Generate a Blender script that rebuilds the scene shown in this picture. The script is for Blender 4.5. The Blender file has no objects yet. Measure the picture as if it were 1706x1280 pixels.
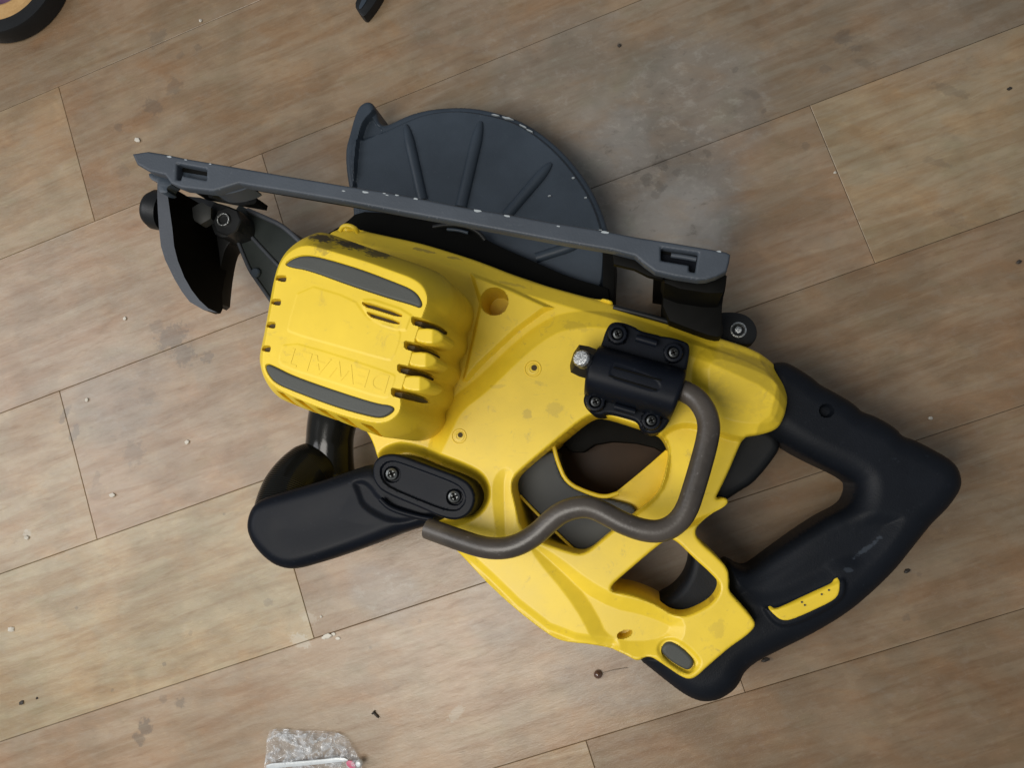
import bpy, bmesh, math, random
import numpy as np
from mathutils import Vector, Matrix, Euler
random.seed(4); rng = np.random.default_rng(4)
sc = bpy.context.scene
COL = sc.collection
PI = math.pi

# ------------------------------------------------------------------ camera
CAM_H = 0.70
F_PX = 1400.0
TA, TB = math.radians(5.78), math.radians(8.98)
Rx = Matrix.Rotation(TA, 3, 'X'); Ry = Matrix.Rotation(TB, 3, 'Y')
CR = Ry @ Rx
cam = bpy.data.cameras.new('camera'); camo = bpy.data.objects.new('camera', cam); COL.objects.link(camo)
cam.sensor_width = 36; cam.lens = F_PX / 1706 * 36
cam.clip_start = 0.01; cam.clip_end = 50
camo.matrix_world = Matrix.Translation((0, 0, CAM_H)) @ CR.to_4x4()
sc.camera = camo
CRn = np.array(CR)

# ------------------------------------------------------------------ world / light
w = bpy.data.worlds.new("World"); sc.world = w; w.use_nodes = True
bg = w.node_tree.nodes['Background']; bg.inputs[0].default_value = (0.86, 0.92, 1.0, 1); bg.inputs[1].default_value = 0.22
sc.view_settings.view_transform = 'Standard'; sc.view_settings.look = 'None'; sc.view_settings.gamma = 1
sc.view_settings.exposure = 0.0

def lamp(name, loc, tgt, size, power, col):
    L = bpy.data.lights.new(name, 'AREA'); L.shape = 'DISK'; L.size = size; L.energy = power; L.color = col
    o = bpy.data.objects.new(name, L); COL.objects.link(o); o.location = loc
    o.rotation_euler = (Vector(tgt) - Vector(loc)).to_track_quat('-Z', 'Y').to_euler()
    return o
lamp('ceiling_lamp', (-0.38, -0.26, 1.08), (-.10, -.08, 0.0), 0.60, 8.2, (1.0, 0.955, 0.88))
lamp('window_glow', (-1.55, 0.05, 1.35), (-.2, 0.0, 0.0), 1.1, 13.0, (0.98, 0.98, 1.0))

# ------------------------------------------------------------------ helpers
def Pn(px, z):
    """points of the picture taken back to the height z"""
    px = np.asarray(px, float).reshape(-1, 2)
    d = np.stack([px[:, 0] - 853, -(px[:, 1] - 640), np.full(len(px), -F_PX)], 1) @ CRn.T
    zz = np.broadcast_to(np.asarray(z, float), (len(px),))
    t = (CAM_H - zz) / -d[:, 2]
    return np.stack([d[:, 0] * t, d[:, 1] * t, zz], 1)
def P(x, y, z): return Vector(Pn([(x, y)], z)[0])
def S(px, z): return px * (CAM_H - z) / F_PX        # length of px pixels at the height z

def tag(o, label=None, cat=None, group=None, kind=None):
    if label: o['label'] = label
    if cat: o['category'] = cat
    if group: o['group'] = group
    if kind: o['kind'] = kind
    return o
def empty(name, loc=(0, 0, 0)):
    o = bpy.data.objects.new(name, None); COL.objects.link(o); o.location = loc
    o.empty_display_size = 0.02
    return o
SAW_LOC = Vector((0, 0, 0))
def link(name, me, mat, parent=None, smooth=True, ang=35):
    me.name = name
    if mat: me.materials.append(mat)
    o = bpy.data.objects.new(name, me); COL.objects.link(o)
    if parent is not None: o.parent = parent
    if smooth:
        me.polygons.foreach_set('use_smooth', [True] * len(me.polygons))
        me.set_sharp_from_angle(angle=math.radians(ang))
    return o
def pyd(v, f):
    me = bpy.data.meshes.new('m'); me.from_pydata([tuple(map(float, a)) for a in v], [], f); me.update(); return me
def from_bm(bm):
    me = bpy.data.meshes.new('m'); bmesh.ops.recalc_face_normals(bm, faces=bm.faces); bm.to_mesh(me); bm.free(); return me

def chaikin(p, n=2, closed=True):
    p = np.asarray(p, float)
    for _ in range(n):
        q = np.roll(p, -1, 0) if closed else p[1:]
        a = p if closed else p[:-1]
        r = np.empty((2 * len(a), p.shape[1])); r[0::2] = .75 * a + .25 * q; r[1::2] = .25 * a + .75 * q
        if not closed: r = np.vstack([p[:1], r, p[-1:]])
        p = r
    return p
def sdf(poly, X, Y, near=None):
    """signed distance, positive inside, and closest point"""
    best = np.full(X.shape, 1e9); cx = np.zeros_like(X); cy = np.zeros_like(X); ins = np.zeros(X.shape, bool)
    n = len(poly)
    for i in range(n):
        x0, y0 = poly[i][:2]; x1, y1 = poly[(i + 1) % n][:2]
        dx, dy = x1 - x0, y1 - y0; L = dx * dx + dy * dy
        if L < 1e-16: continue
        t = np.clip(((X - x0) * dx + (Y - y0) * dy) / L, 0, 1)
        qx = x0 + t * dx; qy = y0 + t * dy; d = (X - qx) ** 2 + (Y - qy) ** 2
        m = d < best; best = np.where(m, d, best); cx = np.where(m, qx, cx); cy = np.where(m, qy, cy)
        c = (y0 > Y) != (y1 > Y)
        if dy != 0: ins ^= c & (X < (Y - y0) * dx / dy + x0)
    return np.sqrt(best) * np.where(ins, 1, -1), cx, cy
def linedist(pl, X, Y):
    best = np.full(X.shape, 1e9)
    for (x0, y0), (x1, y1) in zip(pl[:-1], pl[1:]):
        dx, dy = x1 - x0, y1 - y0; L = dx * dx + dy * dy
        t = np.clip(((X - x0) * dx + (Y - y0) * dy) / L, 0, 1)
        best = np.minimum(best, (X - x0 - t * dx) ** 2 + (Y - y0 - t * dy) ** 2)
    return np.sqrt(best)
def rnd(d, r):
    t = np.clip(1 - d / r, 0, 1); return -r * (1 - np.sqrt(np.maximum(1 - t * t, 0)))
def sst(t): t = np.clip(t, 0, 1); return t * t * (3 - 2 * t)

def relief(name, outline, zfun, zb, mat, parent, holes=(), feats=(), cell=.0008, ang=35, noskirt=False):
    """a moulded shell: its top follows zfun over the outline (world xy), its walls go down to zb"""
    outline = np.asarray(outline)[:, :2]
    lo = outline.min(0) - 2 * cell; hi = outline.max(0) + 2 * cell
    nx = int((hi[0] - lo[0]) / cell) + 1; ny = int((hi[1] - lo[1]) / cell) + 1
    gx, gy = np.meshgrid(lo[0] + np.arange(nx) * cell, lo[1] + np.arange(ny) * cell)
    X = gx.ravel(); Y = gy.ravel()
    D, cx, cy = sdf(outline, X, Y)
    for h in holes:
        d2, hx, hy = sdf(np.asarray(h)[:, :2], X, Y); d2 = -d2
        m = np.abs(d2) < np.abs(D); m2 = d2 < D
        use = m2
        D = np.where(use, d2, D); cx = np.where(use, hx, cx); cy = np.where(use, hy, cy)
    sn = np.abs(D) < .52 * cell
    X = np.where(sn, cx, X); Y = np.where(sn, cy, Y); D = np.where(sn, 0, D)
    locked = sn.copy()
    for fp in feats:
        fp = np.asarray(fp)[:, :2]
        bb0 = fp.min(0) - 2 * cell; bb1 = fp.max(0) + 2 * cell
        idx = np.where((X > bb0[0]) & (X < bb1[0]) & (Y > bb0[1]) & (Y < bb1[1]) & ~locked)[0]
        if not len(idx): continue
        d2, hx, hy = sdf(fp, X[idx], Y[idx])
        m = np.abs(d2) < .5 * cell
        X[idx[m]] = hx[m]; Y[idx[m]] = hy[m]; locked[idx[m]] = True
    keep = D >= 0
    id_ = np.arange(nx * ny).reshape(ny, nx)
    a, b, c, d = id_[:-1, :-1].ravel(), id_[:-1, 1:].ravel(), id_[1:, 1:].ravel(), id_[1:, :-1].ravel()
    K = np.stack([keep[a], keep[b], keep[c], keep[d]], 1); n = K.sum(1)
    Q = np.stack([a, b, c, d], 1)
    quads = Q[n == 4]
    tq, tk = Q[n == 3], K[n == 3]
    tris = np.array([[q[j] for j in range(4) if k[j]] for q, k in zip(tq, tk)], int).reshape(-1, 3)
    used = np.unique(np.concatenate([quads.ravel(), tris.ravel()]))
    remap = -np.ones(nx * ny, int); remap[used] = np.arange(len(used))
    X, Y, D = X[used], Y[used], D[used]
    Z = zfun(X, Y, D)
    V = np.stack([X, Y, Z], 1)
    faces = [tuple(r) for r in remap[quads]] + [tuple(r) for r in remap[tris]]
    if not noskirt:
        E = {}
        for f in faces:
            for i in range(len(f)):
                p, q = f[i], f[(i + 1) % len(f)]
                if (q, p) in E: del E[(q, p)]
                else: E[(p, q)] = 1
        bv = sorted({v for e in E for v in e}); nm = {v: len(V) + i for i, v in enumerate(bv)}
        B = V[bv].copy(); B[:, 2] = zb if not callable(zb) else zb(B[:, 0], B[:, 1])
        B[:, 2] = np.minimum(B[:, 2], V[bv][:, 2] - 1e-5)
        V = np.vstack([V, B])
        faces += [(q, p, nm[p], nm[q]) for p, q in E]
    return link(name, pyd(V, faces), mat, parent, ang=ang)

def W(px, z, n=2): return Pn(chaikin(px, n), z)[:, :2]

def prism(name, px, z1, z0, mat, parent, n=1, bev=.0008, ang=35):
    """slab with a bevelled top from an outline at its top height"""
    p = Pn(chaikin(px, n) if n else px, z1)
    bm = bmesh.new()
    vs = [bm.verts.new(tuple(q)) for q in p]
    f = bm.faces.new(vs)
    r = bmesh.ops.extrude_face_region(bm, geom=[f])
    for v in r['geom']:
        if isinstance(v, bmesh.types.BMVert): v.co.z = z0
    bmesh.ops.recalc_face_normals(bm, faces=bm.faces)
    if bev:
        es = [e for e in bm.edges if all(abs(v.co.z - z1) < 1e-7 for v in e.verts)]
        bmesh.ops.bevel(bm, geom=es, offset=bev, segments=2, profile=.5, affect='EDGES', clamp_overlap=True)
    bmesh.ops.triangulate(bm, faces=[f for f in bm.faces if len(f.verts) > 4])
    return link(name, from_bm(bm), mat, parent, ang=ang)

def frame_for(t):
    t = t.normalized(); up = Vector((0, 0, 1)) if abs(t.z) < .9 else Vector((1, 0, 0))
    a = t.cross(up).normalized(); return a, t.cross(a).normalized()
def tube(name, pts, rad, mat, parent, seg=20, cap=True, n=2, ridge=None):
    pts = chaikin(np.array([tuple(p) for p in pts]), n, closed=False)
    pts = [Vector(p) for p in pts]; N = len(pts)
    if not hasattr(rad, '__len__'): rad = [rad] * N
    else: rad = list(np.interp(np.linspace(0, 1, N), np.linspace(0, 1, len(rad)), rad))
    if ridge: rad = [r + ridge(i) for i, r in enumerate(rad)]
    bm = bmesh.new(); rings = []; a0 = None
    for i, p in enumerate(pts):
        t = (pts[min(i + 1, N - 1)] - pts[max(i - 1, 0)]).normalized()
        if a0 is None: a0, _ = frame_for(t)
        a = (a0 - t * a0.dot(t)).normalized(); b = t.cross(a); a0 = a
        rings.append([bm.verts.new(p + (a * math.cos(k * 2 * PI / seg) + b * math.sin(k * 2 * PI / seg)) * rad[i]) for k in range(seg)])
    for r0, r1 in zip(rings[:-1], rings[1:]):
        for k in range(seg): bm.faces.new((r0[k], r0[(k + 1) % seg], r1[(k + 1) % seg], r1[k]))
    if cap: bm.faces.new(rings[0][::-1]); bm.faces.new(rings[-1])
    return link(name, from_bm(bm), mat, parent, ang=50)
def lathe(name, prof, loc, axis, mat, parent, seg=28, ang=35, smooth=True):
    """prof: (radius, height) pairs along axis from loc"""
    axis = Vector(axis).normalized(); a, b = frame_for(axis); loc = Vector(loc)
    bm = bmesh.new(); rings = []
    for r, h in prof:
        if r < 1e-7: rings.append([bm.verts.new(loc + axis * h)])
        else: rings.append([bm.verts.new(loc + axis * h + (a * math.cos(k * 2 * PI / seg) + b * math.sin(k * 2 * PI / seg)) * r) for k in range(seg)])
    for r0, r1 in zip(rings[:-1], rings[1:]):
        for k in range(seg):
            k2 = (k + 1) % seg
            if len(r0) == 1 and len(r1) == 1: continue
            if len(r0) == 1: bm.faces.new((r0[0], r1[k2], r1[k]))
            elif len(r1) == 1: bm.faces.new((r0[k], r0[k2], r1[0]))
            else: bm.faces.new((r0[k], r0[k2], r1[k2], r1[k]))
    return link(name, from_bm(bm), mat, parent, ang=ang, smooth=smooth)

# ------------------------------------------------------------------ materials
class NT:
    def __init__(s, name):
        s.m = bpy.data.materials.new(name); s.m.use_nodes = True; s.t = s.m.node_tree; s.t.nodes.clear()
        s.out = s.n('ShaderNodeOutputMaterial'); s.b = s.n('ShaderNodeBsdfPrincipled'); s.l(s.b.outputs[0], s.out.inputs[0])
    def n(s, k): return s.t.nodes.new(k)
    def l(s, a, b): s.t.links.new(a, b)
    def setv(s, sock, v):
        if isinstance(v, bpy.types.NodeSocket): s.l(v, sock)
        else: sock.default_value = v
    def math(s, op, a, b=None, clamp=False):
        n = s.n('ShaderNodeMath'); n.operation = op; n.use_clamp = clamp; s.setv(n.inputs[0], a)
        if b is not None: s.setv(n.inputs[1], b)
        return n.outputs[0]
    def mix(s, f, a, b, mode='MIX'):
        n = s.n('ShaderNodeMix'); n.data_type = 'RGBA'; n.blend_type = mode; s.setv(n.inputs[0], f)
        for i, v in ((6, a), (7, b)):
            if isinstance(v, tuple) and len(v) == 3: v = (*v, 1)
            s.setv(n.inputs[i], v)
        return n.outputs[2]
    def noise(s, vec, scale, detail=4, rough=.55, dist=0):
        n = s.n('ShaderNodeTexNoise'); n.inputs['Scale'].default_value = scale; n.inputs['Detail'].default_value = detail
        n.inputs['Roughness'].default_value = rough; n.inputs['Distortion'].default_value = dist
        if vec is not None: s.l(vec, n.inputs['Vector'])
        return n.outputs[0]
    def ramp(s, f, a, b, lo=0., hi=1.):
        n = s.n('ShaderNodeMapRange'); n.interpolation_type = 'SMOOTHSTEP'; s.setv(n.inputs[0], f)
        for i, v in zip((1, 2, 3, 4), (a, b, lo, hi)): n.inputs[i].default_value = v
        return n.outputs[0]
    def pos(s): return s.n('ShaderNodeNewGeometry').outputs['Position']
    def mapv(s, vec, rot=(0, 0, 0), scale=(1, 1, 1), loc=(0, 0, 0)):
        n = s.n('ShaderNodeMapping'); n.inputs['Rotation'].default_value = rot; n.inputs['Scale'].default_value = scale
        n.inputs['Location'].default_value = loc; s.l(vec, n.inputs[0]); return n.outputs[0]
    def bump(s, h, strength, dist=.001):
        n = s.n('ShaderNodeBump'); n.inputs['Strength'].default_value = strength; n.inputs['Distance'].default_value = dist
        s.l(h, n.inputs['Height']); s.l(n.outputs[0], s.b.inputs['Normal']); return n
    def spots(s, lst, z, nscale=120, namt=.9):
        """soft-edged spots, for stains and one painted highlight: (px, py, radius_px, strength) -> mask"""
        pos = s.mapv(s.pos(), scale=(1, 1, 0)); nz = s.noise(s.pos(), nscale, 5, .65); acc = None
        for it in lst:
            x, y, r, st = it[:4]; ex = it[4] if len(it) > 4 else 1; an = it[5] if len(it) > 5 else 0
            q = P(x, y, z); R = S(r, z)
            n = s.n('ShaderNodeVectorMath'); n.operation = 'SUBTRACT'; s.l(pos, n.inputs[0]); n.inputs[1].default_value = (q.x, q.y, 0)
            v = s.mapv(n.outputs[0], rot=(0, 0, math.radians(an)), scale=(1, 1, 1))
            if ex != 1: v = s.mapv(v, scale=(1, ex, 1))
            n2 = s.n('ShaderNodeVectorMath'); n2.operation = 'LENGTH'; s.l(v, n2.inputs[0])
            d = s.math('DIVIDE', n2.outputs['Value'], R)
            d = s.math('ADD', d, s.math('MULTIPLY', s.math('SUBTRACT', nz, .5), namt * 2))
            m = s.ramp(d, .55, 1.0, st, 0.)
            acc = m if acc is None else s.math('MAXIMUM', acc, m)
        return acc

def plastic(name, col, rough, bumps=.25, bscale=1800, var=.12, spec=.5, spots=None, spotcol=(.02, .02, .02), sz=.1, lightdust=0, coat=0, dustcol=(.35, .36, .36), nsc=200, wear=0, wearcol=(.30, .22, .07)):
    t = NT(name); pos = t.pos()
    big = t.noise(pos, 22, 5, .6); fine = t.noise(pos, bscale, 2, .5)
    c = t.mix(t.ramp(big, .3, .7), tuple(x * (1 - var) for x in col), tuple(min(1, x * (1 + var)) for x in col))
    if lightdust:
        du = t.noise(pos, 260, 8, .75); c = t.mix(t.math('MULTIPLY', t.ramp(du, .58, .80), lightdust), c, dustcol)
    if wear:
        wn = t.noise(pos, 85, 9, .74, .6); c = t.mix(t.ramp(wn, .56, .72, 0, wear), c, wearcol)
        sc = t.noise(t.mapv(pos, rot=(0, 0, .6), scale=(1, 14, 1)), 34, 6, .7); c = t.mix(t.ramp(sc, .66, .74, 0, wear * .9), c, wearcol)
    if spots: c = t.mix(t.spots(spots, sz, nsc, 1.3), c, spotcol)
    t.l(c, t.b.inputs['Base Color'])
    t.l(t.math('ADD', t.math('MULTIPLY', big, .18), rough - .09), t.b.inputs['Roughness'])
    t.b.inputs['Specular IOR Level'].default_value = spec
    t.b.inputs['Coat Weight'].default_value = coat; t.b.inputs['Coat Roughness'].default_value = .12
    t.bump(fine, bumps, .0002)
    return t.m

YEL = (.79, .562, .030)
grime_and_shade = [(542, 402, 34, .95, 2.6, 14), (590, 410, 36, .95, 2.4, 15), (632, 426, 26, .8, 2, 20), (560, 425, 20, .4), (705, 412, 20, .6, 4, 14), (745, 424, 16, .55, 4, 10),
         (1010, 505, 40, .3, 4, 14)]
M = {}
M['yellow_cover'] = plastic('yellow_cover_plastic', YEL, .46, .2, 1500, .05, .45, spots=grime_and_shade, spotcol=(.05, .045, .04), sz=.17, nsc=330, wear=.30)
M['yellow'] = plastic('yellow_housing_plastic', YEL, .40, .25, 1500, .07, .5,
    spots=[(700, 412, 22, .55, 5, 14), (752, 424, 18, .5, 5, 12), (925, 682, 16, .22), (880, 690, 10, .3), (850, 470, 30, .3, 8, 14), (1195, 1045, 16, .18), (960, 545, 30, .2, 3, 10), (1240, 640, 60, .12),
           (830, 645, 20, .18, 5, 0), (900, 640, 14, .16, 3, 20), (1250, 600, 40, .2, 4, 15)], spotcol=(.16, .12, .05), sz=.1, wear=.45)
M['black'] = plastic('black_satin_plastic', (.010, .011, .012), .45, .3, 1200, .2, .3)
M['black_matt'] = plastic('black_matt_metal', (.0035, .0035, .003), .6, .3, 1200, .2, .08)
M['gloss'] = plastic('glossy_black_rubber', (.007, .007, .006), .16, .2, 900, .2, .35)
M['rubber'] = plastic('blue_black_rubber', (.0062, .0080, .0118), .50, .7, 1100, .15, .16, lightdust=.5, dustcol=(.04, .05, .065), spots=[(1446, 914, 30, .6, 7, -38), (1412, 950, 10, .45, 2, 0)], spotcol=(.045, .056, .072), sz=.09)  # the lighter spots paint the highlight along the grip's crease
M['rubber_grey'] = plastic('charcoal_rubber_pad', (.060, .064, .058), .6, .5, 1200, .08, .4)
M['navy'] = plastic('navy_black_moulded_plastic', (.0048, .0064, .0105), .42, .25, 1000, .15, .12, lightdust=.30, dustcol=(.07, .09, .12))
M['guard'] = plastic('blue_grey_guard_metal', (.034, .047, .064), .42, .35, 900, .12, .4, lightdust=.35, dustcol=(.14, .16, .18))
M['shoe'] = plastic('grey_cast_shoe_metal', (.050, .061, .077), .5, .5, 800, .10, .4, lightdust=.4, dustcol=(.16, .18, .20))
M['hook'] = plastic('dark_grey_hook_steel', (.052, .044, .037), .36, .5, 500, .3, .5, lightdust=1.0, dustcol=(.22, .21, .20))
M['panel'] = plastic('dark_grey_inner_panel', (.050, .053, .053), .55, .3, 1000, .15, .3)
M['painted_shade'] = plastic('dark_brown_painted_shade', (.055, .034, .022), .5, .2, spec=.2)  # brown-black that paints deep shade on the floor
M['bracketgrey'] = plastic('dark_green_grey_metal', (.024, .030, .029), .5, .4, 900, .15, .3, lightdust=.3, dustcol=(.1, .11, .11))
M['grime_and_shade'] = plastic('brown_recess_shade', (.06, .04, .01), .8, .2)  # dark fill; paints the shade inside vents, logo slots and boss holes
M['quad'] = plastic('dull_grey_quadrant_metal', (.055, .062, .075), .5, .5, 800, .15, .4, lightdust=.5, dustcol=(.2, .21, .23))
t = NT('worn_bright_steel'); t.b.inputs['Metallic'].default_value = 1; t.b.inputs['Roughness'].default_value = .32
nz = t.noise(t.pos(), 700, 5, .7); t.l(t.mix(t.ramp(nz, .35, .65), (.28, .29, .29), (.75, .77, .76)), t.b.inputs['Base Color']); t.bump(nz, .8, .0006); M['steel'] = t.m
t = NT('dark_screw_steel'); t.b.inputs['Metallic'].default_value = .9; t.b.inputs['Roughness'].default_value = .38
nz = t.noise(t.pos(), 500, 3); t.l(t.mix(nz, (.05, .055, .055), (.20, .21, .21)), t.b.inputs['Base Color']); M['screw'] = t.m
t = NT('chipped_bare_metal'); t.b.inputs['Base Color'].default_value = (.42, .46, .48, 1); t.b.inputs['Roughness'].default_value = .4; t.b.inputs['Metallic'].default_value = .3; M['chip'] = t.m

# ------------------------------------------------------------------ floor
TH = math.radians(18.70); PW = 0.14300; V0 = 0.52575
FN = np.array([-math.sin(TH), math.cos(TH)]); FT = np.array([math.cos(TH), math.sin(TH)])
t = NT('worn_wood_floor'); pos = t.pos()
uv = t.mapv(pos, rot=(0, 0, -TH))
oi = t.n('ShaderNodeObjectInfo'); offs = t.n('ShaderNodeVectorMath'); offs.operation = 'ADD'
cmb = t.n('ShaderNodeCombineXYZ'); t.l(t.math('MULTIPLY', oi.outputs['Random'], 37.0), cmb.inputs[0]); t.l(t.math('MULTIPLY', oi.outputs['Random'], 11.0), cmb.inputs[1])
t.l(uv, offs.inputs[0]); t.l(cmb.outputs[0], offs.inputs[1]); uvo = offs.outputs[0]
g1 = t.noise(t.mapv(uvo, scale=(5, 46, 1)), 1.6, 7, .62, .6)
g2 = t.noise(t.mapv(uvo, scale=(22, 120, 1)), 1.5, 6, .7, .3)
pt = t.noise(t.mapv(uvo, scale=(6, 13, 1)), 1.3, 4, .6, .8)
fl = t.noise(t.mapv(uvo, scale=(60, 170, 1)), 1.8, 5, .75, 1.2)
base = oi.outputs['Color']
c = t.mix(t.math('MULTIPLY', t.ramp(g1, .40, .62), .75), base, t.mix(1.0, base, (.80, .70, .60), 'MULTIPLY'))
c = t.mix(t.math('MULTIPLY', t.ramp(g2, .48, .74), .60), c, t.mix(1.0, c, (.74, .66, .58), 'MULTIPLY'))
c = t.mix(t.math('MULTIPLY', t.ramp(pt, .40, .70), .50), c, t.mix(1.0, c, (1.02, .88, .80), 'MULTIPLY'))
c = t.mix(t.math('MULTIPLY', t.ramp(fl, .54, .76), .60), c, t.mix(1.0, c, (1.28, 1.28, 1.24), 'MULTIPLY'))
# the dusty grey patch and old stains
grey = t.spots([(1080, 330, 210, .85), (1150, 180, 170, .6), (930, 110, 150, .35), (1560, 60, 120, .2), (640, 985, 90, .45, 1.6, 20), (1010, 1130, 120, .35, 1.8, 8),
                (200, 660, 120, .28), (760, 40, 120, .25), (420, 480, 70, .35), (830, 1010, 80, .35)], 0, 14, .35)
c = t.mix(grey, c, (.225, .208, .186))
c = t.mix(t.spots([(1110, 385, 130, .8, 1.3, -12), (1010, 230, 90, .35)], 0, 16, .5), c, (.345, .325, .30))
pn1 = t.noise(t.mapv(pos, rot=(0, 0, -TH), scale=(1, 1.5, 1)), 62, 8, .76, .25)
big = t.noise(pos, 11, 4, .6)
c = t.mix(t.math('MULTIPLY', t.math('MULTIPLY', t.ramp(pn1, .50, .66), t.math('ADD', t.math('MULTIPLY', grey, .60), .16)), .75), c, (.41, .385, .34))
c = t.mix(t.math('MULTIPLY', t.math('MULTIPLY', t.ramp(pn1, .44, .30), t.math('ADD', t.math('MULTIPLY', grey, .8), .25)), .65), c, (.12, .105, .088))
c = t.mix(t.ramp(big, .42, .60, 0, .75), c, t.mix(1.0, c, (.78, .80, .80), 'MULTIPLY'))
blo = t.noise(t.mapv(pos, rot=(0, 0, -TH), scale=(1, 1.6, 1)), 30, 5, .65, .8)
c = t.mix(t.ramp(blo, .50, .66, 0, .5), c, t.mix(1.0, c, (1.16, 1.17, 1.15), 'MULTIPLY'))
c = t.mix(t.ramp(blo, .46, .34, 0, .4), c, t.mix(1.0, c, (.84, .80, .76), 'MULTIPLY'))
st = t.spots([(255, 178, 26, .55, 1.5, 30), (290, 145, 20, .45), (197, 212, 10, .5), (262, 62, 22, .4), (330, 80, 9, .4), (300, 92, 10, .35), (205, 285, 16, .3),
              (285, 562, 38, .7, 1.4, -30), (305, 590, 26, .6), (262, 545, 18, .4), (345, 595, 13, .6), (240, 615, 20, .22), (246, 660, 22, .3), (222, 755, 24, .35, .8), (108, 690, 22, .6, 2.6, -65), (124, 722, 24, .6, 2.4, -70), (160, 800, 20, .3, 2.5, -70),
              (242, 1212, 15, .75, .8), (232, 1232, 13, .65), (300, 1172, 10, .6, .8), (272, 1168, 9, .45), (447, 1004, 9, .4), (160, 820, 18, .25),
              (1102, 272, 16, .8, 1.3, 30), (1078, 300, 16, .75, 1.5, 60), (1100, 312, 12, .7), (1060, 285, 10, .5), (1128, 288, 9, .5), (1092, 325, 9, .5), (1178, 255, 8, .55), (1342, 245, 9, .4), (1405, 62, 18, .55), (1425, 80, 16, .5, 2.4, 0), (1250, 155, 22, .4, 3, 25), (1440, 105, 26, .3, 3, 25), (1580, 150, 40, .35, 4, 25), (1560, 270, 30, .3, 4, 20), (1375, 115, 10, .4),
              (1272, 185, 6, .5), (1032, 75, 5, .8), (1225, 117, 6, .5), (1152, 133, 5, .4), (1065, 487, 6, .4), (1510, 1030, 7, .35),
              (127, 1013, 4, .5), (274, 1107, 5, .6), (318, 1056, 5, .35), (187, 1151, 4, .5), (373, 857, 4, .5), (1280, 1098, 9, .5, 2, 0), (1515, 952, 4, .6), (1532, 958, 5, .3), (617, 1079, 4, .5),
              (700, 1035, 5, .4), (1697, 437, 5, .6), (1590, 365, 40, .25, 3, 30)], 0, 170, 1.25)
c = t.mix(t.math('MULTIPLY', st, .68), c, (.10, .088, .075))
lt = t.spots([(500, 1068, 24, .55, 1.8, 18), (515, 1030, 20, .3, 1.8, 18), (760, 1190, 22, .30, 2.2, -45), (45, 890, 10, .5)], 0, 420, .9)
c = t.mix(lt, c, (.52, .50, .42))
hu = t.noise(t.mapv(pos, rot=(0, 0, -TH), scale=(1, 1.8, 1)), 17, 4, .6, .5)
c = t.mix(t.ramp(hu, .48, .66, 0, .55), c, t.mix(1.0, c, (1.04, .90, .76), 'MULTIPLY'))
c = t.mix(t.ramp(hu, .46, .32, 0, .45), c, t.mix(1.0, c, (.90, .97, .92), 'MULTIPLY'))
c = t.mix(1.0, c, (.94, .93, .92), 'MULTIPLY')
t.l(c, t.b.inputs['Base Color'])
t.l(t.math('ADD', t.math('MULTIPLY', g2, .25), .21), t.b.inputs['Roughness'])
t.b.inputs['Specular IOR Level'].default_value = .55
t.bump(t.math('ADD', g2, t.math('MULTIPLY', fl, .8)), .35, .0005)
M['wood'] = t.m
t = NT('dark_joint_dirt'); t.b.inputs['Base Color'].default_value = (.135, .10, .072, 1); t.b.inputs['Roughness'].default_value = .9; M['joint'] = t.m

bm = bmesh.new(); bmesh.ops.create_cube(bm, size=1)
for v in bm.verts: v.co = Vector((v.co.x * 2.6, v.co.y * 2.6, -.004 + v.co.z * .004))
floor = link('floor', from_bm(bm), M['joint'], smooth=False); tag(floor, kind='structure')
def uvw(u, v, z=0): p = FT * u + FN * v; return (p[0], p[1], z)
def px2u(x, y): return float(Pn([(x, y)], 0)[0][:2] @ FT)
# colour and cross joints of every row of planks; row k lies between joint k and k+1
TAN = (.385, .293, .186); PINK = (.388, .296, .204); BEIGE = (.405, .322, .210); BRN = (.325, .242, .158); GRY = (.310, .250, .180); YELW = (.420, .340, .214); DBR = (.270, .196, .124)
rows = {-3: ([], [BRN, TAN, BRN, PINK, BRN]), -2: ([-.20, .52], [PINK, BRN, BRN]), -1: ([-.05, .7], [BRN, TAN, BRN]),
        0: ([px2u(130, 265)], [TAN, BRN]), 1: ([px2u(445, 285)], [PINK, GRY]), 2: ([px2u(134, 790), px2u(1405, 310)], [BEIGE, PINK, BEIGE]),
        3: ([px2u(512, 1025), px2u(1790, 480)], [YELW, BRN, BRN]), 4: ([px2u(1240, 1150)], [PINK, BRN]), 5: ([px2u(985, 1262)], [TAN, DBR]), 6: ([.0], [TAN, PINK]), 7: ([.3], [TAN, PINK])}
GAP = .00020
def plank(u0, u1, v0, v1, col):
    wob = [random.uniform(-.0004, .0004) for _ in range(4)]
    bm = bmesh.new()
    for zz in (-.0018, 0):
        pass
    a = [(u0 + GAP, v0 + GAP), (u1 - GAP, v0 + GAP), (u1 - GAP, v1 - GAP), (u0 + GAP, v1 - GAP)]
    b = [(u0 + GAP + .0004, v0 + GAP + .0004), (u1 - GAP - .0004, v0 + GAP + .0004), (u1 - GAP - .0004, v1 - GAP - .0004), (u0 + GAP + .0004, v1 - GAP - .0004)]
    lo = [bm.verts.new(uvw(*p, -.002)) for p in a]; mi = [bm.verts.new(uvw(*p, -.0003)) for p in a]; hi = [bm.verts.new(uvw(*p, 0)) for p in b]
    for A, B in ((lo, mi), (mi, hi)):
        for i in range(4): bm.faces.new((A[i], A[(i + 1) % 4], B[(i + 1) % 4], B[i]))
    bm.faces.new(hi)
    o = link('plank', from_bm(bm), M['wood'], floor, smooth=False); o.color = (*col, 1)
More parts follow.
